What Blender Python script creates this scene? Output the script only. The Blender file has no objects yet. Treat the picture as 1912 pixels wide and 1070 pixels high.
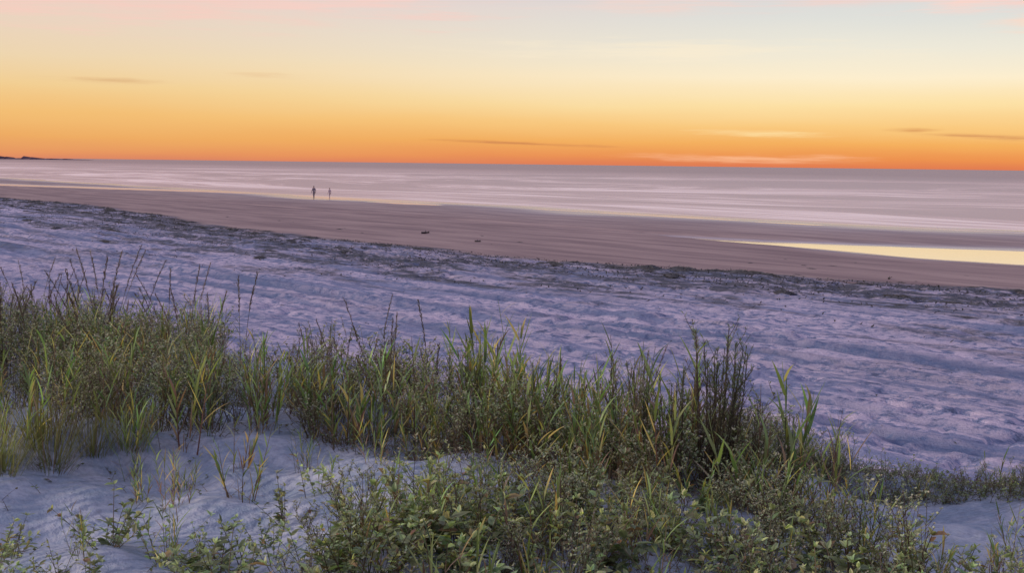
import bpy, math, random
import numpy as np
from mathutils import Vector, Matrix
random.seed(7); rng=np.random.default_rng(7)
scene=bpy.context.scene
COL=scene.collection
def s2l(r,g,b):
    f=lambda c:(c/255/12.92) if c/255<=0.04045 else ((c/255+0.055)/1.055)**2.4
    return (f(r),f(g),f(b),1.0)
SH=math.atan2(0.637,0.771)            # shore frame: u = seaward, v = along shore
CU,SU=math.cos(SH),math.sin(SH)
def to_uv(x,y): return x*CU+y*SU, -x*SU+y*CU
def to_xy(u,v): return u*CU-v*SU, u*SU+v*CU

# ------------------------------------------------------------ noise / terrain
_tab=rng.random((256,256))
def vn(x,y,seed=0):
    x=np.asarray(x,float)+seed*17.31; y=np.asarray(y,float)+seed*9.77
    xi=np.floor(x).astype(int); yi=np.floor(y).astype(int)
    fx=x-xi; fy=y-yi; fx=fx*fx*(3-2*fx); fy=fy*fy*(3-2*fy)
    a=_tab[xi%256,yi%256]; b=_tab[(xi+1)%256,yi%256]; c=_tab[xi%256,(yi+1)%256]; d=_tab[(xi+1)%256,(yi+1)%256]
    return (a*(1-fx)+b*fx)*(1-fy)+(c*(1-fx)+d*fx)*fy-0.5
def fbm(x,y,o=4,seed=0):
    s=0;a=1
    for i in range(o):
        s=s+a*vn(x*2**i,y*2**i,seed+i*3); a*=0.5
    return s
def sst(a,b,x):
    t=np.clip((x-a)/(b-a),0,1); return t*t*(3-2*t)
def f_ub(v): return np.interp(v,[-40,22,45,75,115,140,300],[45,43,37.5,37,44,43,44])+1.6*fbm(v/9,v*0+3.3,3,5)
def f_uw(v): return np.interp(v,[0,50,70,87,113,141,172,325,600],[98,97,96,92,92,87,92,100,104])
def f_uc(v): return np.interp(v,[-20,0,3.5,7,9,12,16,40],[8.5,7.4,6.8,5.7,5.1,4.4,4.2,4.4])
RUTS=((17.2,.07),(18.9,.085),(21.6,.075),(23.3,.06),(14.2,.07),(27.5,.05),(25.2,.04),(30.0,.04))
def rutpos(u,v,u0): return u-(u0+0.9*np.sin(v/17+u0)+0.35*np.sin(v/6.1+u0*2)+1.2*sst(40,10,v))
def terrain(u,v):
    u=np.asarray(u,float); v=np.asarray(v,float)
    ub=f_ub(v); uw=f_uw(v); uc=f_uc(v)
    dry=0.46+(ub-np.minimum(u,ub))*0.018
    k=np.clip((u-ub)/(uw-ub),0,1)
    wet=0.42*(1-k)
    z=np.where(u<ub,dry,wet+0.04*(1-sst(0,2.5,u-ub)))
    z=np.where(u>uw,-np.minimum((u-uw)*0.012,3),z)
    wetf=sst(-1.2,0.8,u-ub)
    z=z+wetf*0.05*fbm(u/9,v/26,3,2)*sst(0,6,u-ub)
    rough=(1-wetf)*sst(uc+2,uc+6,u)
    patch=0.45+0.9*sst(-.2,.3,fbm(u/5,v/12,2,35))
    z=z+rough*(0.085*patch*fbm(u/0.55,v/0.75,4,8)+0.15*fbm(u/1.8,v/11,3,11))
    z=z-rough*0.10*sst(0.12,0.34,fbm(u/0.42,v/0.5,2,27))*sst(-.2,.3,fbm(u/5,v/9,2,28))
    z=z+rough*0.12*np.clip(fbm(u/1.5,v/3.0,4,21)+.05,0,1)*sst(-12,-3,u-ub)
    for u0,d in RUTS:
        uu=rutpos(u,v,u0)
        z=z-rough*d*np.exp(-(uu/0.22)**2)+rough*d*0.7*np.exp(-((np.abs(uu)-0.45)/0.16)**2)
    n=0.30*fbm(u/5,v/9,3,31)
    uc1=np.interp(v,[-50,20,38,57],[69,68.5,66.5,62.6]); w1=np.interp(v,[-60,10,38,48,62],[3,7,6.4,3.0,0.2])
    r=np.abs(u-uc1)/w1+n+0.5*fbm(u/2.5,v/3.5,3,38)*sst(44,58,v)
    m=sst(2.1,0.45,r); z=z*(1-m)-0.028*m
    uc2=np.interp(v,[165,178,225,300,420],[92,88,70,60,56]); w2=np.interp(v,[160,170,185,225,300,400],[.3,4,5,6,6,.4])
    r=np.abs(u-uc2)/w2+n
    m=sst(1.35,0.75,r); z=z*(1-m)-0.05*m
    n2=0.8*fbm(u/6,v/7,3,33)
    for (a,b,wa,wb) in ((84.5,121,2.2,8),(88.5,86,1.2,16),(92.5,62,1.1,13)):
        r=np.sqrt(((u-a-0.02*(v-b))/wa)**2+((v-b)/wb)**2)+n2
        m=sst(1.35,0.75,r); z=z*(1-m)-0.05*m
    e=uc+0.35*fbm(v/1.7,u*0+1.1,3,14)
    top=3.26-0.035*np.clip(u,0,8)+0.20*fbm(u/1.9,v/2.3,4,17)+0.22*fbm(u/0.95,v/0.8,2,23)+0.06*fbm(u/0.35,v/0.4,3,19)
    t=sst(4.6,0,u-e)
    back=sst(-60,-10,u)
    z=z+(top-z)*t*(0.55+0.45*back)
    return z
def ground(x,y):
    u,v=to_uv(x,y); return float(terrain(np.array([u]),np.array([v]))[0])

def finish(ob,label=None,cat=None,kind=None,group=None):
    if label: ob["label"]=label
    if cat: ob["category"]=cat
    if kind: ob["kind"]=kind
    if group: ob["group"]=group
    return ob

# ------------------------------------------------------------ node helpers
def newmat(name):
    m=bpy.data.materials.new(name); m.use_nodes=True
    nt=m.node_tree; nt.nodes.clear()
    return m,nt
class G:
    def __init__(s,nt): s.nt=nt
    def n(s,t,**k):
        nd=s.nt.nodes.new(t)
        for a,b in k.items(): setattr(nd,a,b)
        return nd
    def l(s,a,b): s.nt.links.new(a,b)
    def put(s,sock,v):
        if isinstance(v,bpy.types.NodeSocket): s.l(v,sock)
        else: sock.default_value=v
    def m(s,op,a,b=0.0,c=0.0,clamp=False):
        nd=s.n('ShaderNodeMath',operation=op); nd.use_clamp=clamp
        s.put(nd.inputs[0],a); s.put(nd.inputs[1],b)
        if op in('MULTIPLY_ADD','COMPARE'): s.put(nd.inputs[2],c)
        return nd.outputs[0]
    def mix(s,f,a,b,bt='MIX'):
        nd=s.n('ShaderNodeMix',data_type='RGBA',blend_type=bt)
        s.put(nd.inputs[0],f); s.put(nd.inputs[6],a); s.put(nd.inputs[7],b); return nd.outputs[2]
    def mr(s,v,a,b,c=0.0,d=1.0,interp='SMOOTHSTEP'):
        nd=s.n('ShaderNodeMapRange'); nd.interpolation_type=interp
        s.put(nd.inputs[0],v); s.put(nd.inputs[1],a); s.put(nd.inputs[2],b); s.put(nd.inputs[3],c); s.put(nd.inputs[4],d); return nd.outputs[0]
    def xyz(s,x,y,z=0.0):
        nd=s.n('ShaderNodeCombineXYZ'); s.put(nd.inputs[0],x); s.put(nd.inputs[1],y); s.put(nd.inputs[2],z); return nd.outputs[0]
    def noise(s,vec,scale,detail=4,rough=0.55,dist=0.0):
        nd=s.n('ShaderNodeTexNoise'); s.put(nd.inputs['Vector'],vec); nd.inputs['Scale'].default_value=scale
        nd.inputs['Detail'].default_value=detail; nd.inputs['Roughness'].default_value=rough; nd.inputs['Distortion'].default_value=dist
        return nd.outputs[0]
    def ramp(s,f,stops):
        nd=s.n('ShaderNodeValToRGB'); s.put(nd.inputs[0],f); e=nd.color_ramp.elements
        while len(e)>1: e.remove(e[-1])
        e[0].position=stops[0][0]; e[0].color=stops[0][1]
        for p,c in stops[1:]:
            k=e.new(p); k.color=c
        return nd.outputs[0]

# ------------------------------------------------------------ world
W=bpy.data.worlds.new("World"); scene.world=W; W.use_nodes=True
nt=W.node_tree; nt.nodes.clear(); g=G(nt)
tc=g.n('ShaderNodeTexCoord'); sp=g.n('ShaderNodeSeparateXYZ'); g.l(tc.outputs['Generated'],sp.inputs[0])
X,Y,Z=sp.outputs
az=g.m('ARCTAN2',X,Y)
warp=g.noise(g.xyz(g.m('MULTIPLY',az,3.0),g.m('MULTIPLY',Z,30.0)),1.0,4,0.5)
zz=g.m('ADD',Z,g.m('MULTIPLY',g.m('SUBTRACT',warp,0.5),0.014))
t=g.m('MULTIPLY',zz,5.0,clamp=True)     # 0..0.2
def P(px): return px/2308*5
left=g.ramp(t,[(0,s2l(220,136,102)),(P(12),s2l(230,150,98)),(P(42),s2l(238,172,100)),(P(80),s2l(243,190,116)),(P(125),s2l(242,206,146)),(P(180),s2l(238,213,174)),(P(235),s2l(234,212,190)),(P(285),s2l(238,208,196)),(0.85,s2l(214,196,202)),(1,s2l(194,184,206))])
right=g.ramp(t,[(0,s2l(225,124,82)),(P(14),s2l(237,146,80)),(P(42),s2l(245,176,94)),(P(74),s2l(250,202,128)),(P(110),s2l(253,225,166)),(P(160),s2l(253,238,206)),(P(210),s2l(238,233,217)),(P(265),s2l(223,224,219)),(P(310),s2l(217,216,217)),(0.85,s2l(202,194,212)),(1,s2l(192,183,210))])
lr=g.mr(az,-0.45,0.30)
col=g.mix(lr,left,right)
nz=g.noise(g.xyz(g.m('MULTIPLY',az,11.0),g.m('MULTIPLY',Z,170.0)),1.0,5,0.68)
def streak(col,px,py,hw,hh,c,st,tilt=0.0):
    hor=295+22*px/1912
    a0=(px-956)/2308; e0=(hor-py)/2308; wa=hw/2308; we=hh/2308
    da=g.m('SUBTRACT',az,a0)
    de=g.m('SUBTRACT',g.m('SUBTRACT',Z,e0),g.m('MULTIPLY',da,tilt))
    q=g.m('SQRT',g.m('ADD',g.m('POWER',g.m('ABSOLUTE',g.m('DIVIDE',da,wa)),2.0),g.m('POWER',g.m('ABSOLUTE',g.m('DIVIDE',de,we)),2.0)))
    q=g.m('ADD',q,g.m('MULTIPLY',g.m('SUBTRACT',nz,0.5),3.6))
    f=g.mr(q,1.4,-0.3,0.0,st)
    return g.mix(f,col,c)
for a in [(1415,250,125,6,s2l(255,226,166),.9,0),(1400,296,190,8,s2l(255,192,148),.8,0),
          (1790,258,150,4,s2l(206,138,90),.75,-.04),(1670,247,50,4,s2l(210,140,86),.7,0.02),(980,268,150,3,s2l(200,126,82),.75,-.025),
          (235,160,95,5,s2l(212,162,114),.5,0),(490,147,70,5,s2l(222,174,128),.4,0),
          (150,0,620,60,s2l(250,204,192),.9,0.01),(640,0,260,34,s2l(246,210,200),.8,0),(1740,28,95,17,s2l(253,214,202),1,0),(1885,20,110,28,s2l(253,208,196),1,0),(1890,70,90,17,s2l(253,218,198),1,0),
          (1180,16,150,20,s2l(242,214,204),.8,0),(1560,0,290,30,s2l(242,212,204),.95,0),(1240,100,330,18,s2l(254,238,208),.6,0)]:
    col=streak(col,*a)
hi=g.mix(g.mr(Z,0.2,0.75),s2l(192,184,210),s2l(182,186,224))
col=g.mix(g.mr(Z,0.16,0.24),col,hi)
back=g.mix(g.mr(Z,0.0,0.5),s2l(166,154,188),s2l(180,180,220))
col=g.mix(g.mr(Y,0.25,-0.35),col,back)
bg=g.n('ShaderNodeBackground'); g.l(col,bg.inputs[0]); bg.inputs[1].default_value=1.0
ow=g.n('ShaderNodeOutputWorld'); g.l(bg.outputs[0],ow.inputs[0])

sl=bpy.data.lights.new("side_fill",'SUN'); sl.energy=2.5; sl.angle=math.radians(10); sl.color=(1.0,0.84,0.72)  # added side fill for plants and sand relief, not where the sun stands
so=bpy.data.objects.new("side_fill",sl); COL.objects.link(so)
el=math.radians(15); a=math.radians(-100)
d=Vector((math.sin(a)*math.cos(el),math.cos(a)*math.cos(el),math.sin(el)))
so.rotation_euler=d.to_track_quat('Z','Y').to_euler()

# ------------------------------------------------------------ ground mesh
def seg(*p):
    out=[]
    for a,b,s in p: out+=list(np.arange(a,b,s))
    return out
us=seg((-60,0,2.0),(0,12,.07),(12,48,.11),(48,110,.6))
us=[-4000,-1500,-500,-200,-100]+us+list(np.geomspace(110,900,18))
vs=[-4000,-1500,-500,-200,-100]+seg((-60,-8,2.0),(-8,18,.075),(18,34,.11),(34,62,.18),(62,160,.6),(160,420,2.5))+list(np.geomspace(420,9000,20))
us=np.array(us);vs=np.array(vs)
U,V=np.meshgrid(us,vs,indexing='ij')
Zt=terrain(U,V)
nu,nv=len(us),len(vs)
co=np.stack([U,V,Zt],-1).reshape(-1,3)
idx=np.arange(nu*nv).reshape(nu,nv)
q=np.stack([idx[:-1,:-1],idx[1:,:-1],idx[1:,1:],idx[:-1,1:]],-1).reshape(-1,4)
def npmesh(name,co,q,cols=None):
    me=bpy.data.meshes.new(name)
    n=len(q);k=q.shape[1]
    me.vertices.add(len(co)); me.vertices.foreach_set('co',co.astype(np.float32).ravel())
    me.loops.add(n*k); me.loops.foreach_set('vertex_index',q.astype(np.int32).ravel())
    me.polygons.add(n); me.polygons.foreach_set('loop_start',(np.arange(n)*k).astype(np.int32))
    if cols is not None:
        at=me.color_attributes.new('Col','FLOAT_COLOR','POINT'); at.data.foreach_set('color',cols.astype(np.float32).ravel())
    me.update(calc_edges=True); me.validate(); return me
ubV=f_ub(V); D_=U-ubV
wetm=sst(-0.7,0.9,D_+1.6*fbm(U/1.3,V/2,4,41))
bandw=np.interp(V,[10,25,45,75,110,150,300],[12,12,11,11,10,8,5])
wr=sst(-1.15,-0.5,D_/bandw+0.7*fbm(U/2,V/6,3,44))*sst(1.6,-0.6,D_+1.5*fbm(U/1.3,V/2,4,41))
wr=wr*(0.38+1.6*sst(-0.22,0.24,fbm(U/1.3,V/4.5,4,51)))
far=sst(0.08,0.34,fbm(U/1.1,V/4.2,4,61))*sst(-30,-8,D_)*sst(1,-.5,D_)*0.95
wr=np.maximum(wr,far)
rt=0
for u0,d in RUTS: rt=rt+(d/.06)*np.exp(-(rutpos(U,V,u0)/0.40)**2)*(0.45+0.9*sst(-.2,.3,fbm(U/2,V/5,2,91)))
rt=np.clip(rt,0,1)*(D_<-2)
dune=sst(f_uc(V)+4,f_uc(V)+1,U)
cols=np.stack([wetm,np.clip(wr,0,1.4),dune,rt],-1).reshape(-1,4)
me=npmesh('ground',co,q,cols); me.polygons.foreach_set('use_smooth',np.ones(len(q),bool))
gr=bpy.data.objects.new('ground',me); gr.rotation_euler=(0,0,SH); COL.objects.link(gr)
finish(gr,"pale rippled beach sand with dune and damp tidal flat","sand",kind="structure")
m,nt=newmat('beach_sand'); g=G(nt)
tc=g.n('ShaderNodeTexCoord'); O=tc.outputs['Object']; sp=g.n('ShaderNodeSeparateXYZ'); g.l(O,sp.inputs[0]); u,v,z=sp.outputs
at=g.n('ShaderNodeAttribute'); at.attribute_name='Col'; sc=g.n('ShaderNodeSeparateColor'); g.l(at.outputs['Color'],sc.inputs[0]); wet,wrk,dun=sc.outputs[0],sc.outputs[1],sc.outputs[2]; rut=at.outputs['Alpha']
flat=g.xyz(u,g.m('MULTIPLY',v,0.7))
nA=g.noise(flat,0.3,4,0.6); nB=g.noise(flat,3.2,6,0.78); nC=g.noise(O,20,3,0.7)
nE=g.noise(g.xyz(g.m('MULTIPLY',u,1.0),g.m('MULTIPLY',v,0.10),7.0),1.0,6,0.70)
light=(0.56,0.47,0.55,1); shade_blue=(0.195,0.225,0.345,1); shade_deep=(0.08,0.10,0.165,1)  # purple sky light on ridges and blue hollow shade painted into the sand
dry=g.mix(g.mr(nB,0.43,0.53),shade_blue,light)
dry=g.mix(g.m('MULTIPLY',g.mr(nE,0.50,0.42),0.85),dry,shade_blue)
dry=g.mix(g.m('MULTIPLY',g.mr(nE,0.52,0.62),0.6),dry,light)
dry=g.mix(g.m('MULTIPLY',g.mr(nB,0.43,0.36),0.9),dry,shade_deep)
dry=g.mix(g.m('MULTIPLY',rut,0.8),dry,(0.10,0.14,0.24,1))  # blue shade of the wheel ruts painted in
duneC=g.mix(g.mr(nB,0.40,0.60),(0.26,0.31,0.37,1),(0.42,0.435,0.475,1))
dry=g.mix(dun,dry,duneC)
nW=g.noise(g.xyz(g.m('MULTIPLY',u,0.5),g.m('MULTIPLY',v,0.06)),1.0,5,0.65)
wetC=g.mix(g.mr(nW,0.35,0.65),(0.23,0.155,0.14,1),(0.38,0.265,0.225,1))
lo=g.mr(z,0.12,0.0)
wetC=g.mix(g.m('MULTIPLY',lo,0.45),wetC,(0.16,0.11,0.105,1))
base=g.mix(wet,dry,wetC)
nK=g.noise(g.xyz(g.m('MULTIPLY',u,2.0),g.m('MULTIPLY',v,0.8)),1.0,7,0.8)
wk=g.m('MULTIPLY',g.mr(nK,0.43,0.53,0.25,1.0),wrk,clamp=True)
base=g.mix(g.m('MULTIPLY',wk,0.95),base,g.mix(g.mr(nC,.4,.6),(0.040,0.048,0.075,1),(0.10,0.098,0.085,1)))
base=g.mix(g.mr(nC,0.35,0.7,0.0,0.25),base,(0.13,0.12,0.16,1))
vor=g.n('ShaderNodeTexVoronoi'); vor.feature='SMOOTH_F1'; g.l(g.xyz(g.m('ADD',u,g.m('MULTIPLY',nE,1.2)),g.m('ADD',v,g.m('MULTIPLY',nA,2.5))),vor.inputs['Vector']); vor.inputs['Scale'].default_value=2.3
foot=g.mr(vor.outputs['Distance'],0.05,0.30)
wv=g.n('ShaderNodeTexWave'); wv.bands_direction='X'; g.l(g.xyz(g.m('ADD',v,g.m('MULTIPLY',nA,2.2)),u),wv.inputs['Vector']); wv.inputs['Scale'].default_value=3.2; wv.inputs['Distortion'].default_value=2.5; wv.inputs['Detail'].default_value=2
h=g.m('ADD',g.m('MULTIPLY',nB,0.10),g.m('MULTIPLY',foot,0.045))
h=g.m('ADD',h,g.m('MULTIPLY',nC,0.025))
hd=g.m('ADD',g.m('MULTIPLY',nB,0.05),g.m('ADD',g.m('MULTIPLY',nC,0.012),g.m('MULTIPLY',wv.outputs[1],0.012)))
hd=g.m('ADD',hd,g.m('MULTIPLY',foot,0.02))
hx=g.n('ShaderNodeMix',data_type='FLOAT'); g.l(dun,hx.inputs[0]); g.l(h,hx.inputs[2]); g.l(hd,hx.inputs[3])
hw=g.m('ADD',g.m('MULTIPLY',nW,0.05),g.m('MULTIPLY',nC,0.002))
hy=g.n('ShaderNodeMix',data_type='FLOAT'); g.l(wet,hy.inputs[0]); g.l(hx.outputs[0],hy.inputs[2]); g.l(hw,hy.inputs[3])
bp=g.n('ShaderNodeBump'); bp.inputs['Strength'].default_value=1.0; bp.inputs['Distance'].default_value=1.0; g.l(hy.outputs[0],bp.inputs['Height'])
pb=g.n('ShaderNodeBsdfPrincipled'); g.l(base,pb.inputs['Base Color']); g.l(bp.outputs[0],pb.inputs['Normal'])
wz=g.m('MULTIPLY',wet,g.mr(z,0.16,0.0))
g.l(g.mr(wz,0,1,0.9,0.20),pb.inputs['Roughness'])
g.l(g.mr(g.m('MULTIPLY',wet,g.mr(z,0.3,0.0)),0,1,0.12,0.7),pb.inputs['Specular IOR Level'])
o=g.n('ShaderNodeOutputMaterial'); g.l(pb.outputs[0],o.inputs[0]); me.materials.append(m)

# ------------------------------------------------------------ sea
us2=np.array([50,70,90,110,150,250,500,1200,4000,12000,45000.]); vs2=np.array([-45000,-8000,-1500,-300,-50,0,60,150,400,1500,8000,45000.])
U,V=np.meshgrid(us2,vs2,indexing='ij'); idx=np.arange(U.size).reshape(U.shape)
q=np.stack([idx[:-1,:-1],idx[1:,:-1],idx[1:,1:],idx[:-1,1:]],-1).reshape(-1,4)
me=npmesh('sea',np.stack([U,V,U*0],-1).reshape(-1,3),q)
sea=bpy.data.objects.new('sea',me); sea.rotation_euler=(0,0,SH); COL.objects.link(sea)
finish(sea,"calm mauve sea with soft foam bands and tide pools","sea",kind="structure")
m,nt=newmat('sea_water'); g=G(nt)
tc=g.n('ShaderNodeTexCoord'); sp=g.n('ShaderNodeSeparateXYZ'); g.l(tc.outputs['Object'],sp.inputs[0]); u,v,z=sp.outputs
lu=g.m('LOGARITHM',g.m('MAXIMUM',g.m('SUBTRACT',u,70.0),1.0),2.718)
wob=g.m('MULTIPLY',g.noise(g.xyz(g.m('MULTIPLY',lu,0.5),g.m('DIVIDE',v,130.0)),1.0,3,0.5),1.4)
lw=g.m('ADD',lu,wob)
b1=g.noise(g.xyz(g.m('MULTIPLY',lw,2.4),g.m('DIVIDE',v,150.0),3.0),1.0,5,0.6)
b2=g.noise(g.xyz(g.m('MULTIPLY',lw,14.0),g.m('DIVIDE',v,45.0),9.0),1.0,5,0.68)
band=g.m('ADD',g.m('MULTIPLY',b1,0.6),g.m('MULTIPLY',b2,0.4))
near=g.mr(u,520.0,110.0)
foam=g.m('MULTIPLY',g.mr(band,0.47,0.60),near)
isSea=g.mr(u,86.0,96.0)
foam=g.m('MULTIPLY',foam,isSea)
wcol=g.mix(g.mr(u,100.0,800.0),(0.42,0.25,0.235,1),(0.15,0.075,0.08,1))
wcol=g.mix(g.mr(band,0.54,0.44,0,0.75),wcol,(0.12,0.07,0.085,1))
pool=(0.72,0.55,0.47,1)  # cream sky reflection painted as a diffuse pool colour
wcol=g.mix(isSea,pool,wcol)
dif=g.mix(foam,wcol,(0.98,0.79,0.70,1))
ds=g.n('ShaderNodeBsdfDiffuse'); g.l(dif,ds.inputs[0])
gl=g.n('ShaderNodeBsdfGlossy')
g.l(g.mix(isSea,(0.98,0.90,0.78,1),(0.97,0.88,0.86,1)),gl.inputs[0])  # gold and pink of the reflected sky pushed by tinting the gloss
g.l(g.mr(isSea,0,1,0.10,0.25),gl.inputs['Roughness'])
bp=g.n('ShaderNodeBump'); bp.inputs['Distance'].default_value=1.0; bp.inputs['Strength'].default_value=1.0
wn=g.noise(g.xyz(u,g.m('MULTIPLY',v,0.35)),0.9,4,0.6)
g.l(g.m('MULTIPLY',wn,g.mr(isSea,0,1,0.004,0.07)),bp.inputs['Height']); g.l(bp.outputs[0],gl.inputs['Normal'])
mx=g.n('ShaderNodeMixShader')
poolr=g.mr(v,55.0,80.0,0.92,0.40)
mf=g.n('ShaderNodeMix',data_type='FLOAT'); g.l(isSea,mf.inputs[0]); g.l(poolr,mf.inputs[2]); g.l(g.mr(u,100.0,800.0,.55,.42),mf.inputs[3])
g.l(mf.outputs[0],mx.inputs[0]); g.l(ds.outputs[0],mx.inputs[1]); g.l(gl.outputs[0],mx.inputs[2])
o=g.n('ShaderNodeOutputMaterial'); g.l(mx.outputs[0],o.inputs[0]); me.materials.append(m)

# ------------------------------------------------------------ distant coast
def simple(name,c,rough=0.9,sc=3.0,var=0.3):
    m,nt=newmat(name); g=G(nt); tc=g.n('ShaderNodeTexCoord')
    n=g.noise(tc.outputs['Object'],sc,4,0.6)
    c2=tuple(x*(1-var) for x in c[:3])+(1,); c3=tuple(min(1,x*(1+var)) for x in c[:3])+(1,)
    cc=g.mix(g.mr(n,0.3,0.7),c2,c3)
    pb=g.n('ShaderNodeBsdfPrincipled'); g.l(cc,pb.inputs['Base Color']); pb.inputs['Roughness'].default_value=rough; pb.inputs['Specular IOR Level'].default_value=0.2
    o=g.n('ShaderNodeOutputMaterial'); g.l(pb.outputs[0],o.inputs[0]); return m
n=900; xs=np.linspace(-3400,-1375,n)
hgt=(2.2+3*np.clip(fbm(xs/12,xs*0+2,4,71)+0.45,0,1.2)+6*(vn(xs/5,xs*0,3)>.12)*(vn(xs/23,xs*0,9)>-.2))*(0.4+0.6*sst(-1500,-1580,xs))*sst(-1375,-1400,xs)+0.4
co=[];q=[]
for i in range(n):
    y=4000+0.12*(xs[i]+1415)
    co+=[(xs[i],y-30,-0.5),(xs[i],y-8,hgt[i]*0.8),(xs[i],y,hgt[i]),(xs[i],y+60,hgt[i]*0.7),(xs[i],y+90,-0.5)]
for i in range(n-1):
    for k in range(4):
        a=i*5+k; q.append((a,a+5,a+6,a+1))
me=npmesh('coast',np.array(co),np.array(q)); cst=bpy.data.objects.new('distant_coast',me); COL.objects.link(cst)
me.materials.append(simple('hazy_coast',(0.12,0.065,0.075,1),1.0,0.02,0.3)); finish(cst,"low dark wooded coast on the horizon","coast",kind="structure")  # purple-brown haze put straight into the coast colour

# ------------------------------------------------------------ plants
def leafmat(name,trans=0.35,rough=0.5,vary=0.5):
    m,nt=newmat(name); g=G(nt)
    at=g.n('ShaderNodeAttribute'); at.attribute_name='Col'; oi=g.n('ShaderNodeObjectInfo')
    hs=g.n('ShaderNodeHueSaturation'); g.l(at.outputs['Color'],hs.inputs['Color'])
    g.l(g.mr(oi.outputs['Random'],0,1,0.475,0.52,'LINEAR'),hs.inputs['Hue'])
    rr=g.m('FRACT',g.m('MULTIPLY',oi.outputs['Random'],7.13))
    g.l(g.mr(rr,0,1,0.8,1.5,'LINEAR'),hs.inputs['Value'])
    c=hs.outputs[0]
    pb=g.n('ShaderNodeBsdfPrincipled'); g.l(c,pb.inputs['Base Color']); pb.inputs['Roughness'].default_value=rough; pb.inputs['Specular IOR Level'].default_value=0.5
    tr=g.n('ShaderNodeBsdfTranslucent'); g.l(g.mix(1.0,c,(1.5,1.45,0.75,1),'MULTIPLY'),tr.inputs[0])
    mx=g.n('ShaderNodeMixShader'); mx.inputs[0].default_value=trans; g.l(pb.outputs[0],mx.inputs[1]); g.l(tr.outputs[0],mx.inputs[2])
    o=g.n('ShaderNodeOutputMaterial'); g.l(mx.outputs[0],o.inputs[0]); return m
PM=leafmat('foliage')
R=random.random
def U_(a,b): return a+(b-a)*R()
def rdir():
    a=R()*math.tau; return Vector((math.cos(a),math.sin(a),0))
class MB:
    def __init__(s): s.v=[];s.f=[];s.c=[]
    def add(s,p,c): s.v.append(tuple(p)); s.c.append((c[0],c[1],c[2],1)); return len(s.v)-1
    def ribbon(s,pts,ws,side,c0,c1):
        n=len(pts); prev=None
        for i,(p,w) in enumerate(zip(pts,ws)):
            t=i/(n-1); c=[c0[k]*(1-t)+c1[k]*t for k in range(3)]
            if i==n-1:
                a=s.add(p,c); s.f.append((prev[0],prev[1],a))
            else:
                a=s.add(p-side*w/2,c); b=s.add(p+side*w/2,c)
                if prev: s.f.append((prev[0],prev[1],b,a))
                prev=(a,b)
    def stem(s,pts,r0,r1,c):
        rings=[]; n=len(pts)
        for i,p in enumerate(pts):
            r=r0+(r1-r0)*i/(n-1)
            rings.append([s.add(p+Vector((math.cos(k*2.094)*r,math.sin(k*2.094)*r,0)),c) for k in range(3)])
        for a,b in zip(rings,rings[1:]):
            for k in range(3): s.f.append((a[k],a[(k+1)%3],b[(k+1)%3],b[k]))
    def leaf(s,p,d,L,W,c,broad=False):
        d=d.normalized(); side=d.cross(Vector((U_(-.6,.6),U_(-.6,.6),1))).normalized(); up=side.cross(d)
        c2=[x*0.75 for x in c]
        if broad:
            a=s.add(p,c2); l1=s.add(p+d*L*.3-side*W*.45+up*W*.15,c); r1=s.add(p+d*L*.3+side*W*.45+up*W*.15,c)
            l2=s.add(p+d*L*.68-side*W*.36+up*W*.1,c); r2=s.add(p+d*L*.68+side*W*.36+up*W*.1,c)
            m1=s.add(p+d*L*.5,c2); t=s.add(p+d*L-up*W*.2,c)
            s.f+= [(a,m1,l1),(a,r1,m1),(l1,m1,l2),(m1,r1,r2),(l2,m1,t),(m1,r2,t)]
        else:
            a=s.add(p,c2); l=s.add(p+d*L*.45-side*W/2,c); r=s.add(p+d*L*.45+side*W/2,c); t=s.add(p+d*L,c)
            s.f+=[(a,r,t),(a,t,l)]
    def mesh(s,name):
        me=bpy.data.meshes.new(name); me.from_pydata(s.v,[],s.f)
        at=me.color_attributes.new('Col','FLOAT_COLOR','POINT'); at.data.foreach_set('color',np.array(s.c,np.float32).ravel())
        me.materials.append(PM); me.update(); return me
def var(c,k=0.3):
    m=1+U_(-k,k); return [max(0.004,x*m*(1+U_(-.12,.12))) for x in c]
def curve(p,d,L,bend,n=5,bd=None):
    pts=[p.copy()]; d=d.normalized(); bd=bd or Vector((0,0,-1))
    for i in range(n):
        pts.append(pts[-1]+d*(L/n)); d=(d+bd*bend/n).normalized()
    return pts
def at_(pts,t):
    f=t*(len(pts)-1); i=min(int(f),len(pts)-2); f-=i
    return pts[i].lerp(pts[i+1],f),(pts[i+1]-pts[i]).normalized()
GREEN=(0.105,0.165,0.048); GREEN2=(0.185,0.25,0.075); YEL=(0.46,0.37,0.09); DEAD=(0.17,0.115,0.07); GREY=(0.33,0.35,0.22); OLIVE=(0.15,0.19,0.08)
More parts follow.
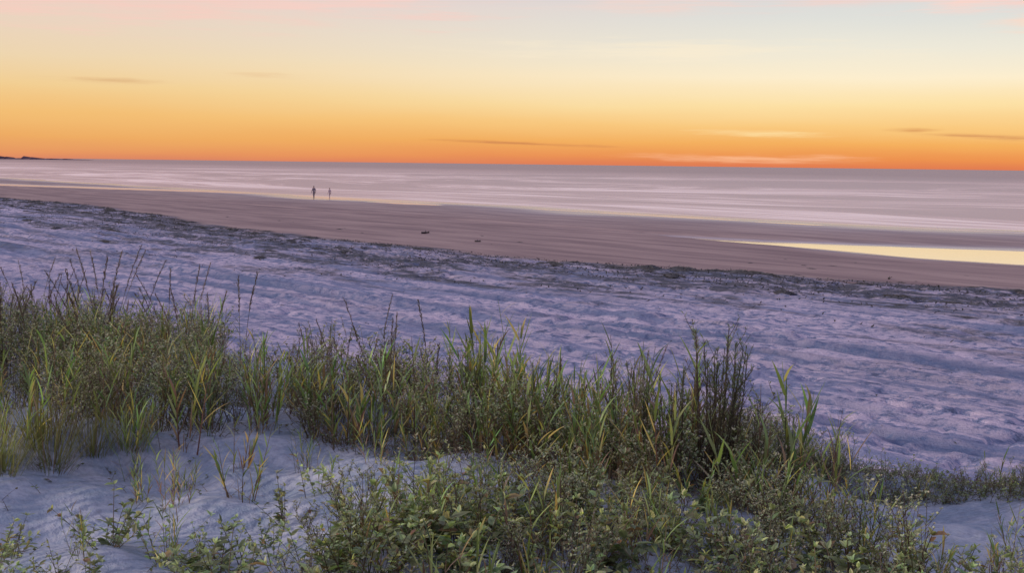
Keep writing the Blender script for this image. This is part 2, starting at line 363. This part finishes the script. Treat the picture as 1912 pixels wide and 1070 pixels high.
def grass_clump(H=0.7,wide=1.0,ns=(4,9)):
    b=MB()
    for _ in range(random.randint(*ns)):
        o=rdir(); p=o*U_(0,.15); h=H*U_(.45,1.05)
        sp=curve(p,Vector((0,0,1))+o*U_(0.0,.28),h,U_(-.1,.2),5,rdir())
        b.stem(sp,.0036*wide,.0014,var(DEAD if R()<.6 else OLIVE))
        nl=random.randint(6,11); a0=R()*6.28
        for i in range(nl):
            t=0.12+0.84*i/nl; q,d=at_(sp,t)
            a=a0+i*math.pi+U_(-.7,.7); out=Vector((math.cos(a),math.sin(a),0))
            L=U_(.10,.23)*(H/.7)**.5*(.7+.3*wide); w=U_(.006,.014)*wide
            up=U_(1.0,3.4)
            ld=(d*up+out).normalized(); lp=curve(q,ld,L,U_(0,1.0),4,out*.6-Vector((0,0,.6)))
            c=var(GREEN2 if R()<.55 else GREEN,.4)
            if R()<.10: c=var(YEL)
            elif R()<(.55 if t<.4 else .10): c=var(DEAD)
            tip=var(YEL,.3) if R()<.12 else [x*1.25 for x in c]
            s=Vector((-out.y,out.x,0))
            b.ribbon(lp,[w*.7,w,w*.9,w*.55,0],s,c,tip)
    for _ in range(14):
        o=rdir(); b.ribbon(curve(o*U_(0,.12),Vector((0,0,1))+o*U_(.2,1.2),U_(.10,.28),1.2,4),[.004,.005,.004,.003,0],Vector((-o.y,o.x,0)),var(DEAD),var(DEAD))
    return b.mesh('grass_clump')
def fine_tuft(H=.42,n=170,c0=(0.10,0.13,0.04),c1=(0.25,0.27,0.09)):
    b=MB()
    for _ in range(n):
        o=rdir(); h=H*U_(.35,1.1)
        pts=curve(o*U_(0,.17),Vector((0,0,1))+o*U_(0,1.0),h,U_(.1,.8),4,o*.5-Vector((0,0,.3)))
        dd=R()<.2
        b.ribbon(pts,[.003,.004,.0035,.002,0],Vector((-o.y,o.x,0)),var(DEAD if dd else c0,.4),var(c1,.4))
    return b.mesh('fine_grass_tuft')
def seed_stalk(H=1.0):
    b=MB()
    for _ in range(random.randint(2,4)):
        o=rdir(); h=H*U_(.7,1.05)
        pts=curve(o*U_(0,.06),Vector((0,0,1))+o*U_(.02,.3),h,U_(.1,.45),8,o-Vector((0,0,.15)))
        b.stem(pts,.0030,.0012,var((.08,.065,.045)))
        t=.62
        while t<1:
            q,d=at_(pts,t)
            for k in range(3):
                dd=d*1.6+rdir()*U_(.25,.8)
                b.leaf(q,dd,U_(.02,.055),.006,var((.10,.075,.06)))
            t+=.018
        for i in range(4):
            q,d=at_(pts,U_(.05,.6)); oo=rdir()
            b.ribbon(curve(q,d*1.5+oo,U_(.12,.25),.8,4),[.004,.006,.005,.003,0],Vector((-oo.y,oo.x,0)),var(GREEN),var(DEAD))
    return b.mesh('seed_stalk')
def broom(H=.85):
    b=MB()
    for _ in range(random.randint(5,8)):
        o=rdir(); h=H*U_(.6,1.05)
        pts=curve(o*U_(0,.08),Vector((0,0,1))+o*U_(.0,.15),h,U_(-.1,.15),7,rdir())
        b.stem(pts,.005,.002,var((.075,.05,.035)))
        for i in range(int(h*90)):
            t=U_(.1,1)**.8; q,d=at_(pts,t)
            dd=d*U_(.6,1.8)+rdir()
            c=var((.10,.08,.05)) if t<.72 else var((.12,.15,.075))
            b.leaf(q,dd,U_(.02,.05),.005,c)
        for i in range(int(h*13)):
            t=U_(.3,.97); q,d=at_(pts,t); sp=curve(q,d*1.6+rdir(),U_(.06,.15),-.3,3)
            b.stem(sp,.002,.001,(.08,.055,.035))
            for k in range(10):
                q2,d2=at_(sp,R()); b.leaf(q2,d2+rdir()*.8,U_(.012,.03),.005,var((.11,.10,.055) if t<.75 else (.13,.16,.08)))
    return b.mesh('dark_broom_plant')
def bushy(H=.55,S=.3,leafc=OLIVE,ls=1.0,tipc=GREY,n=(8,12),lv=(5,9)):
    b=MB()
    for _ in range(random.randint(*n)):
        o=rdir(); h=H*U_(.5,1.08)
        pts=curve(o*U_(0,S*.3),Vector((0,0,1))+o*U_(.05,S*2.2),h,U_(-.25,.25),6,rdir())
        sc=var((.11,.075,.045)); b.stem(pts,.0035,.0015,sc)
        for j in range(random.randint(7,10)):
            t=U_(.25,1); q,d=at_(pts,t); L=U_(.06,.18)*(1.25-t*.5)
            sp=curve(q,d*1.1+rdir(),L,-.5,3); b.stem(sp,.002,.001,sc)
            for k in range(random.randint(*lv)):
                q2,d2=at_(sp,U_(.1,1)); c=var(leafc,.4) if R()<.68 else var(tipc,.3)
                b.leaf(q2,d2*.5+rdir()+Vector((0,0,U_(-.3,.8))),U_(.012,.032)*ls,U_(.007,.015)*ls,c)
            q2,d2=at_(sp,1)
            for k in range(4):
                b.leaf(q2,rdir()+Vector((0,0,U_(-.2,1.2))),.012,.010,var((.36,.35,.24),.4))
    return b.mesh('bushy_herb')
def broadleaf(H=.32,big=1.0,bright=1.0,ns=(6,9)):
    b=MB()
    for _ in range(random.randint(*ns)):
        o=rdir(); h=H*U_(.5,1.05)
        pts=curve(o*U_(0,.1),Vector((0,0,1))+o*U_(.2,1.2),h,U_(.0,.4),5,o*.4-Vector((0,0,.4)))
        b.stem(pts,.003,.0015,var((.12,.095,.05)))
        n=random.randint(6,9)
        for i in range(n):
            t=.15+.85*i/(n-1); q,d=at_(pts,t)
            for sgn in (1,-1):
                if R()<.2: continue
                a=rdir(); c=var([x*bright for x in (.19,.235,.11)],.5)
                if R()<.10: c=var((.42,.48,.15))
                if R()<.06: c=var((.26,.18,.08))
                b.leaf(q,a+d*.4+Vector((0,0,U_(-.6,.6))),U_(.018,.052)*big,U_(.011,.026)*big,c,True)
        q,d=at_(pts,1)
        for k in range(3): b.leaf(q,d+rdir()*.6,.024*big,.012*big,var((.40,.46,.22)),True)
    return b.mesh('broadleaf_herb')

placed={}
def put(me,name,x,y,s,label,cat,group,rot=None,sink=.015,tilt=.08):
    ob=bpy.data.objects.new(name,me); COL.objects.link(ob)
    ob.location=(x,y,ground(x,y)-sink); ob.rotation_euler=(U_(-tilt,tilt),U_(-tilt,tilt),R()*6.28 if rot is None else rot); ob.scale=(s*U_(.9,1.1),s*U_(.9,1.1),s)
    finish(ob,label,cat,None,group); placed[name]=placed.get(name,0)+1; return ob
def inpoly(x,y,P):
    c=False; j=len(P)-1
    for i in range(len(P)):
        if (P[i][1]>y)!=(P[j][1]>y) and x<(P[j][0]-P[i][0])*(y-P[i][1])/(P[j][1]-P[i][1])+P[i][0]: c=not c
        j=i
    return c
def clump(sc,th,seed,lo=.12):   # natural clumping: plants gather in patches
    return lambda x,y: 1.0 if float(vn(x*sc,y*sc,seed))>th else lo
def scatter(P,n,mind=0.0,dens=None):
    xs=[p[0] for p in P]; ys=[p[1] for p in P]; out=[]; tries=0
    while len(out)<n and tries<n*60:
        tries+=1; x=U_(min(xs),max(xs)); y=U_(min(ys),max(ys))
        if not inpoly(x,y,P): continue
        if dens and R()>dens(x,y): continue
        if mind and any((x-a)**2+(y-b)**2<mind*mind for a,b in out): continue
        out.append((x,y))
    return out
LEFT=[(-4.2,6.9),(-3.0,7.0),(-1.75,7.5),(-1.9,9.5),(-2.6,11.5),(-3.6,13.0),(-5.6,13.3),(-6.2,12)]
MID=[(-1.8,7.7),(-0.9,7.4),(-0.3,6.9),(.6,6.4),(1.6,6.4),(1.6,7.2),(1.15,8.4),(0,9.0),(-1.3,9.6),(-2.1,10.2)]
BOT=[(-0.85,4.2),(2.2,4.2),(2.1,5.0),(1.7,5.7),(1.4,6.2),(.3,6.4),(-.5,6.1),(-.85,5.4)]
STRIP=[(1.30,8.2),(2.2,7.6),(3.0,7.1),(4.5,6.0),(4.9,6.5),(3.4,7.9),(1.6,9.5)]
STRIPN=[(1.35,8.0),(2.2,7.5),(2.6,7.7),(1.7,9.0),(1.2,9.0)]
PATCHL=[(-2.8,4.3),(-.9,4.3),(-.8,7.4),(-3.2,7.2)]

grass=[grass_clump(.50+.05*i) for i in range(6)]+[grass_clump(.60,1.5,(3,6)) for i in range(6)]
tall=[grass_clump(.82,1.45,(4,7)) for i in range(4)]
tuft=[fine_tuft(.36+.05*i) for i in range(3)]
stalk=[seed_stalk(.95) for i in range(6)]
brm=[broom(.85) for i in range(4)]
bushD=[bushy(.50,.30) for i in range(3)]+[bushy(.48,.34,GREEN,1.1) for i in range(2)]+[bushy(.45,.30,(.21,.19,.11),.9) for i in range(2)]
bushL=[bushy(.52,.26,(.21,.25,.14),1.0,GREY,(6,9),(5,8)) for i in range(4)]
bush=bushD+bushL[:3]
brd=[broadleaf(.32,1.15) for i in range(4)]+[broadleaf(.28,1.6,1.15,(5,7)) for i in range(4)]
gL="tufted dune grass with upright green and yellowing blades"; gG="dune grass clumps"
bL="bushy grey-green herb with tiny leaves on brown stems"; bG="bushy herbs on the dune"
rL="low herb with oval green leaves growing in sand"; rG="low leafy herbs on the dune"
sL="thin grey-green herb with pale tiny seed heads"
C=random.choice
for x,y in scatter(LEFT,110,.15): put(C(bush),'bushy_herb',x,y,U_(.85,1.25)*(1.0 if y>8.3 else .85),bL,'herb',bG)
for x,y in scatter(LEFT,80,.15): put(C(grass),'dune_grass',x,y,U_(.65,1.1),gL,'grass',gG)
for x,y in scatter(MID,58,.17,clump(1.1,-.05,3)): put(C(bush),'bushy_herb',x,y,U_(.65,1.15),bL,'herb',bG)
for x,y in scatter(MID,80,.11,clump(1.3,0,6)): put(C(grass),'dune_grass',x,y,U_(.5,1.12),gL,'grass',gG)
for x,y in scatter(BOT,105,.12,clump(1.7,-.15,9,.25)): put(C(brd),'leafy_herb',x,y,U_(.7,1.25),rL,'herb',rG)
for x,y in scatter(BOT,52,.16): put(C(bushL),'pale_sprig_herb',x,y,U_(.5,.9),sL,'herb','pale sprig herbs')
for x,y in scatter(BOT,36,.2): put(C(grass),'dune_grass',x,y,U_(.4,.8),gL,'grass',gG)
for x,y in scatter(STRIP,60,.12): put(C(bushL),'pale_sprig_herb',x,y,U_(.25,.45),sL,'herb','pale sprig herbs')
for x,y in scatter(STRIPN,36,.1): put(C(bushL),'pale_sprig_herb',x,y,U_(.4,.7),sL,'herb','pale sprig herbs')
for x,y in scatter(STRIP,60,.12): put(C(brd[:4]),'leafy_herb',x,y,U_(.35,.55),rL,'herb',rG)
for x,y in scatter(STRIP,8,.2): put(C(grass),'dune_grass',x,y,U_(.25,.45),gL,'grass',gG)
for x,y in scatter([(-2.3,4.3),(-1.0,4.3),(-1.0,5.6),(-2.3,5.2)],20,.16)+[(-2.35,5.6),(-2.2,5.3),(-1.1,5.9),(-2.5,5.0),(-1.0,6.3),(-.9,6.6),(2.3,5.3),(2.45,5.6),(2.6,5.9)]:
    put(C(brd),'leafy_herb',x,y,U_(.55,1.0),rL,'herb',rG)
for x,y in [(-2.2,7.1),(-1.85,6.9),(-1.55,7.0),(-1.2,7.05),(-1.75,6.3),(-1.45,6.5),(-.75,6.9),(-1.0,6.7),(-1.75,4.9),(-1.42,5.0),(-2.0,6.6),(1.75,6.5),(2.3,5.6),(2.1,5.2),(2.5,5.9)]:
    put(C(grass),'dune_grass',x,y,U_(.4,.7),gL,'grass',gG)
for x,y in [(-2.75,7.1),(-2.6,6.9),(-2.9,6.8),(-2.45,7.15),(-2.3,7.3),(-2.8,6.7)]:
    put(C(tuft),'fine_grass_tuft',x,y,U_(.8,1.15),"dense tuft of fine yellow-green grass on sand",'grass','fine grass tufts')
for x,y,s in [(1.19,7.0,1.28),(1.27,7.1,1.15),(1.12,6.9,1.0),(.62,6.9,.85),(.92,6.9,.95),(1.35,6.9,.8),(.2,7.2,.75),(-.3,7.6,.7),(.75,7.1,.85),(-1.4,9.2,.8),(-.9,8.6,.7),(1.55,6.8,.8)]:
    put(C(brm),'dark_broom_plant',x,y,s,"tall dark feathery plant with dry brown stems",'plant','tall dark dune plants')
for x,y,s in [(1.58,6.85,1.15),(1.80,6.9,.8),(1.02,7.2,1.1),(.9,7.3,1.0),(.72,7.2,.95),(-.2,7.9,1.1),(0,8.2,1.1),(-.02,7.4,.9),(.45,7.0,.85),(1.4,6.7,.9),(-.6,7.6,.9),(-1.3,8.0,.85),(1.7,6.6,.85),(-1.7,8.2,.8),(.2,7.6,.9)]:
    put(C(tall),'tall_dune_grass',x,y,s,"tall upright grass stalks with olive green blades",'grass','tall upright grass')
for x,y in scatter([(-4.6,10.2),(-3.4,9.5),(-2.3,10.5),(-2.6,11.5),(-3.6,13),(-5.3,13)],24,.15):
    put(C(stalk),'seed_stalk',x,y,U_(.8,1.15),"thin arching dry stalk with dark seed heads",'grass','tall seed stalks')
for x,y in [(-.52,8.3),(-1.3,9.3),(-1.55,9.6),(.3,8.0),(.8,7.9),(-1.0,8.9),(-.8,8.0)]:
    put(C(stalk),'seed_stalk',x,y,U_(.65,.9),"thin arching dry stalk with dark seed heads",'grass','tall seed stalks')

# ground cover: litter and seedlings between the plants
b=MB()
def cover(P,n,hmin,hmax,lc=OLIVE,dens=None):
    pts=scatter(P,n,0,dens)
    A=np.array(pts); uu,vv=to_uv(A[:,0],A[:,1]); zz=terrain(uu,vv)
    for (x,y),z in zip(pts,zz):
        p=Vector((x,y,z-.005)); o=rdir(); h=U_(hmin,hmax)
        sp=curve(p,Vector((0,0,1))+o*U_(.3,1.6),h,.3,3); b.stem(sp,.002,.001,var(DEAD))
        for k in range(6):
            q,d=at_(sp,U_(.2,1)); c=var(lc,.4) if R()<.75 else var(DEAD,.4)
            b.leaf(q,rdir()+Vector((0,0,U_(-.3,.7))),U_(.012,.032),U_(.008,.017),c)
cover(LEFT,2100,.08,.3); cover(MID,1300,.06,.24,OLIVE,clump(1.3,-.1,3)); cover(BOT,1000,.05,.2,(.18,.22,.10),clump(1.7,-.1,9)); cover(STRIP,2300,.04,.13,(.22,.26,.13)); cover(PATCHL,70,.04,.12)
ob=bpy.data.objects.new('ground_cover',b.mesh('ground_cover')); COL.objects.link(ob); finish(ob,"low tangled creeping ground cover and dry litter on sand","ground cover",kind="stuff")

# ------------------------------------------------------------ seaweed wrack and driftwood
wm=simple('dried_seaweed',(0.055,0.053,0.055,1),.9,6,.5)
def lump(seed):
    r=random.Random(seed); v=[];f=[]; nr,ns=5,18
    ph=[r.uniform(0,6.28) for _ in range(6)]
    v.append((0,0,.10))
    for i in range(1,nr+1):
        for j in range(ns):
            a=j/ns*math.tau; rad=(i/nr)*(1+.25*math.sin(2*a+ph[0])+.2*math.sin(3*a+ph[1])+.14*math.sin(7*a+ph[2]))
            h=.11*(1-(i/nr)**1.5)*(1+r.uniform(-.5,.6))-.02*(i==nr)
            v.append((math.cos(a)*rad*.35,math.sin(a)*rad,h))
    for j in range(ns): f.append((0,1+j,1+(j+1)%ns))
    for i in range(nr-1):
        for j in range(ns):
            a=1+i*ns+j;b2=1+i*ns+(j+1)%ns; f.append((a,a+ns,b2+ns,b2))
    for _ in range(60):
        a=r.uniform(0,6.28); rr=r.uniform(0,1.15); p=Vector((math.cos(a)*rr*.35,math.sin(a)*rr,.03+.06*(1-min(1,rr))))
        d=Vector((r.uniform(-1,1),r.uniform(-1,1),r.uniform(.0,.8))).normalized()*r.uniform(.06,.2); s=Vector((-d.y,d.x,.02)).normalized()*.012
        k=len(v); v+= [tuple(p-s),tuple(p+s),tuple(p+d)]; f.append((k,k+1,k+2))
    me=bpy.data.meshes.new('seaweed_clump'); me.from_pydata(v,[],f); me.materials.append(wm); return me
lumps=[lump(i) for i in range(6)]
def seaweed(u,v,s,rot=None):
    x,y=to_xy(u,v); ob=bpy.data.objects.new('seaweed_clump',C(lumps)); COL.objects.link(ob)
    ob.location=(x,y,ground(x,y)-.005); ob.scale=(s*U_(.8,1.3),s*U_(.7,1.5),min(1.8,s)*U_(.7,1.3)); ob.rotation_euler=(0,0,SH+U_(-.3,.3))
    finish(ob,"dark heap of dried seaweed lying on the sand","seaweed",None,"seaweed heaps along the tide line")
for _ in range(240):
    v=U_(14,165); ub=float(f_ub(np.array([v]))[0]); seaweed(ub-abs(random.gauss(0,6.0))+.5,v,U_(.15,.6)*(1+v/170))
for v,du,s in [(33,-.3,1.0),(34.5,0,1.2),(36,0.1,1.3),(37.5,-.1,1.1),(39,-.4,.9)]:
    seaweed(float(f_ub(np.array([v]))[0])+du,v,s)
for _ in range(24):
    v=U_(16,100); ub=float(f_ub(np.array([v]))[0]); seaweed(ub+U_(1,12),v,U_(.12,.3))
b=MB()
NP=24000
PV=rng.uniform(12,150,NP); PU=f_ub(PV)-np.abs(rng.normal(0,6,NP))+.6; PZ=terrain(PU,PV); PX,PY=to_xy(PU,PV)
keep=fbm(PU/1.5,PV/5,3,77)>-.05
for x,y,z in zip(PX[keep],PY[keep],PZ[keep]):
    d=rdir()*U_(.05,.20)+Vector((0,0,U_(0,.10))); b.leaf(Vector((x,y,z+.01)),d,d.length,U_(.02,.07),var((.045,.042,.042),.5))
NP=4500   # scattered debris over the dry sand
PV=rng.uniform(5,90,NP); PU=rng.uniform(11,36,NP); PZ=terrain(PU,PV); PX,PY=to_xy(PU,PV)
keep=fbm(PU/2.5,PV/4,3,79)>.05
for x,y,z in zip(PX[keep],PY[keep],PZ[keep]):
    d=rdir()*U_(.02,.10)+Vector((0,0,U_(0,.03))); b.leaf(Vector((x,y,z+.01)),d,d.length,U_(.01,.035),var((.06,.055,.06),.5))
ob=bpy.data.objects.new('seaweed_litter',b.mesh('seaweed_litter')); COL.objects.link(ob); finish(ob,"scattered dark seaweed scraps along the tide line","seaweed",kind="stuff")

def log_mesh(seed):
    r=random.Random(seed); b=MB()
    def tube(p,d,L,r0,r1,n=7,k=8):
        rings=[]
        for i in range(n):
            rr=(r0+(r1-r0)*i/(n-1))*(1+r.uniform(-.12,.12)); s=d.cross(Vector((0,0,1))).normalized(); t=s.cross(d).normalized()
            rings.append([b.add(p+s*math.cos(j/k*6.283)*rr+t*math.sin(j/k*6.283)*rr,(.06,.045,.04)) for j in range(k)])
            d=(d+Vector((r.uniform(-.15,.15),r.uniform(-.15,.15),r.uniform(-.06,.06)))).normalized(); p=p+d*L/(n-1)
        for a,c in zip(rings,rings[1:]):
            for j in range(k): b.f.append((a[j],a[(j+1)%k],c[(j+1)%k],c[j]))
        b.f.append(tuple(rings[0])[::-1]); b.f.append(tuple(rings[-1]))
    tube(Vector((-.28,0,.06)),Vector((1,.1,.05)).normalized(),.55,.075,.045)
    tube(Vector((-.05,0,.08)),Vector((.3,.4,.8)).normalized(),.16,.03,.012,4,6)
    tube(Vector((.12,0,.09)),Vector((.5,-.5,.5)).normalized(),.16,.025,.010,4,6)
    return b.mesh('driftwood')
def place_xy(name,me,x,y,s,rot,label,cat,group=None):
    ob=bpy.data.objects.new(name,me); COL.objects.link(ob); ob.location=(x,y,ground(x,y)-.005); ob.scale=(s,)*3; ob.rotation_euler=(0,0,rot)
    return finish(ob,label,cat,None,group)
lg=[log_mesh(1),log_mesh(2)]
place_xy('driftwood',lg[0],-5.6,79.5,1.0,.1,"short dark driftwood chunk on damp sand","driftwood","driftwood pieces")
place_xy('driftwood',lg[1],-2.0,71.5,.7,.5,"small dark driftwood chunk on damp sand","driftwood","driftwood pieces")
place_xy('driftwood',lg[0],15.5,50.5,.6,1.0,"small dark driftwood chunk on damp sand","driftwood","driftwood pieces")

# ------------------------------------------------------------ people
def skin(name,verts,edges,radii,mat,root=0,sub=2):
    me=bpy.data.meshes.new(name); me.from_pydata(verts,edges,[]); me.materials.append(mat)
    ob=bpy.data.objects.new(name,me); COL.objects.link(ob)
    md=ob.modifiers.new('skin','SKIN'); md.use_smooth_shade=True
    for i,r in enumerate(radii):
        me.skin_vertices[0].data[i].radius=(r if isinstance(r,tuple) else (r,r))
    me.skin_vertices[0].data[root].use_root=True
    sd=ob.modifiers.new('sub','SUBSURF'); sd.levels=sub; sd.render_levels=sub
    return ob
SK=simple('skin',(0.30,0.17,0.12,1),.6,8,.1)
HR=simple('hair',(0.10,0.075,0.06,1),.8,20,.3)
def person(x,y,H,rot,jc,tc_,label,stride=.16):
    k=H/1.75
    e=bpy.data.objects.new('person',None); COL.objects.link(e); e.location=(x,y,max(ground(x,y),-.02)); e.rotation_euler=(0,0,rot)
    finish(e,label,'person',None,'people walking along the water')
    J={ 'pel':(0,0,.95),'spi':(0,0,1.12),'che':(0,.01,1.32),'nec':(0,0,1.48),'nk2':(0,.01,1.54),'hd1':(0,.02,1.60),'hd2':(0,.025,1.67),'hd3':(0,.015,1.72)}
    for s,n in ((1,'r'),(-1,'l')):
        J['hip'+n]=(.09*s,0,.90); J['kne'+n]=(.10*s,stride*s*.6+.03,.50); J['ank'+n]=(.10*s,stride*s-.02,.08); J['toe'+n]=(.11*s,stride*s+.15,.03)
        J['sho'+n]=(.18*s,0,1.42); J['elb'+n]=(.23*s,-stride*s*.5-.02,1.15); J['wri'+n]=(.24*s,-stride*s*.9+.08,.90); J['pal'+n]=(.24*s,-stride*s*.95+.11,.83)
        for f in range(5):
            J['f%d'%f+n]=(.24*s-(.012 if f!=4 else .035)*s,-stride*s*.95+.09+.018*f if f!=4 else -stride*s*.95+.15,.755+(.01*abs(f-1) if f!=4 else .045))
    R_={'pel':(.13,.10),'spi':(.12,.09),'che':(.14,.10),'nec':.06,'nk2':.052,'hd1':.075,'hd2':.088,'hd3':.06,'hip':.085,'kne':.055,'ank':.036,'toe':.032,'sho':.052,'elb':.040,'wri':.027,'pal':.033,'f0':.009,'f1':.009,'f2':.009,'f3':.008,'f4':.010}
    E=[('pel','spi'),('spi','che'),('che','nec'),('nec','nk2'),('nk2','hd1'),('hd1','hd2'),('hd2','hd3')]
    for n in 'rl': E+=[('pel','hip'+n),('hip'+n,'kne'+n),('kne'+n,'ank'+n),('ank'+n,'toe'+n),('che','sho'+n),('sho'+n,'elb'+n),('elb'+n,'wri'+n),('wri'+n,'pal'+n)]+[('pal'+n,'f%d'%f+n) for f in range(5)]
    def make(name,E,mul,mat,root='pel',ovr={}):
        ks=[]; 
        for a,b in E:
            for t in (a,b):
                if t not in ks: ks.append(t)
        vs=[tuple(c*k for c in J[t]) for t in ks]
        rr=[]
        for t in ks:
            r=R_.get(t) or R_.get(t[:-1]); r=ovr.get(t,ovr.get(t[:-1],r)); r=r if isinstance(r,tuple) else (r,r); rr.append((r[0]*mul*k,r[1]*mul*k))
        ob=skin(name,vs,[(ks.index(a),ks.index(b)) for a,b in E],rr,mat,ks.index(root)); ob.parent=e; return ob
    make('body',E,1.0,SK)
    make('jacket',[('pel','spi'),('spi','che'),('che','nec')]+[p for n in 'rl' for p in (('che','sho'+n),('sho'+n,'elb'+n),('elb'+n,'wri'+n))],1.22,jc,'pel')
    make('trousers',[('spi','pel')]+[p for n in 'rl' for p in (('pel','hip'+n),('hip'+n,'kne'+n),('kne'+n,'ank'+n))],1.2,tc_,'pel',{'ank':.05})
    J['hb']=(0,-.035*1,1.60);J['hc']=(0,-.02,1.70);J['hd']=(0,.03,1.745)
    R_['hb']=.065;R_['hc']=.082;R_['hd']=.06
    make('hair',[('hb','hc'),('hc','hd')],1.0,HR,'hb')
    return e
jk=simple('dark_jacket',(0.22,0.18,0.20,1),.9,5,.3); jk2=simple('grey_jacket',(0.50,0.38,0.37,1),.9,5,.2); tr=simple('dark_trousers',(0.20,0.16,0.17,1),.9,5,.3); tr2=simple('grey_trousers',(0.42,0.32,0.31,1),.9,5,.2)
person(-25.9,161,1.72,.7,jk,tr,"person in dark jacket and trousers walking on wet sand")
person(-24.3,164,1.45,.9,jk2,tr2,"person in grey jacket and trousers walking on wet sand",.12)

# ------------------------------------------------------------ camera
cd=bpy.data.cameras.new('camera'); cd.sensor_width=36; cd.lens=36*2308/1912; cd.clip_end=100000; cd.clip_start=.05
cam=bpy.data.objects.new('camera',cd); COL.objects.link(cam); scene.camera=cam
pit=math.atan(229/2308)
Mx=Matrix.Rotation(math.pi/2-pit,4,'X')@Matrix.Rotation(math.radians(.72),4,'Z')
cam.matrix_world=Matrix.Translation((0,0,4.9))@Mx
scene.view_settings.view_transform='Standard'; scene.view_settings.look='None'; scene.view_settings.exposure=0
print('placed',placed)
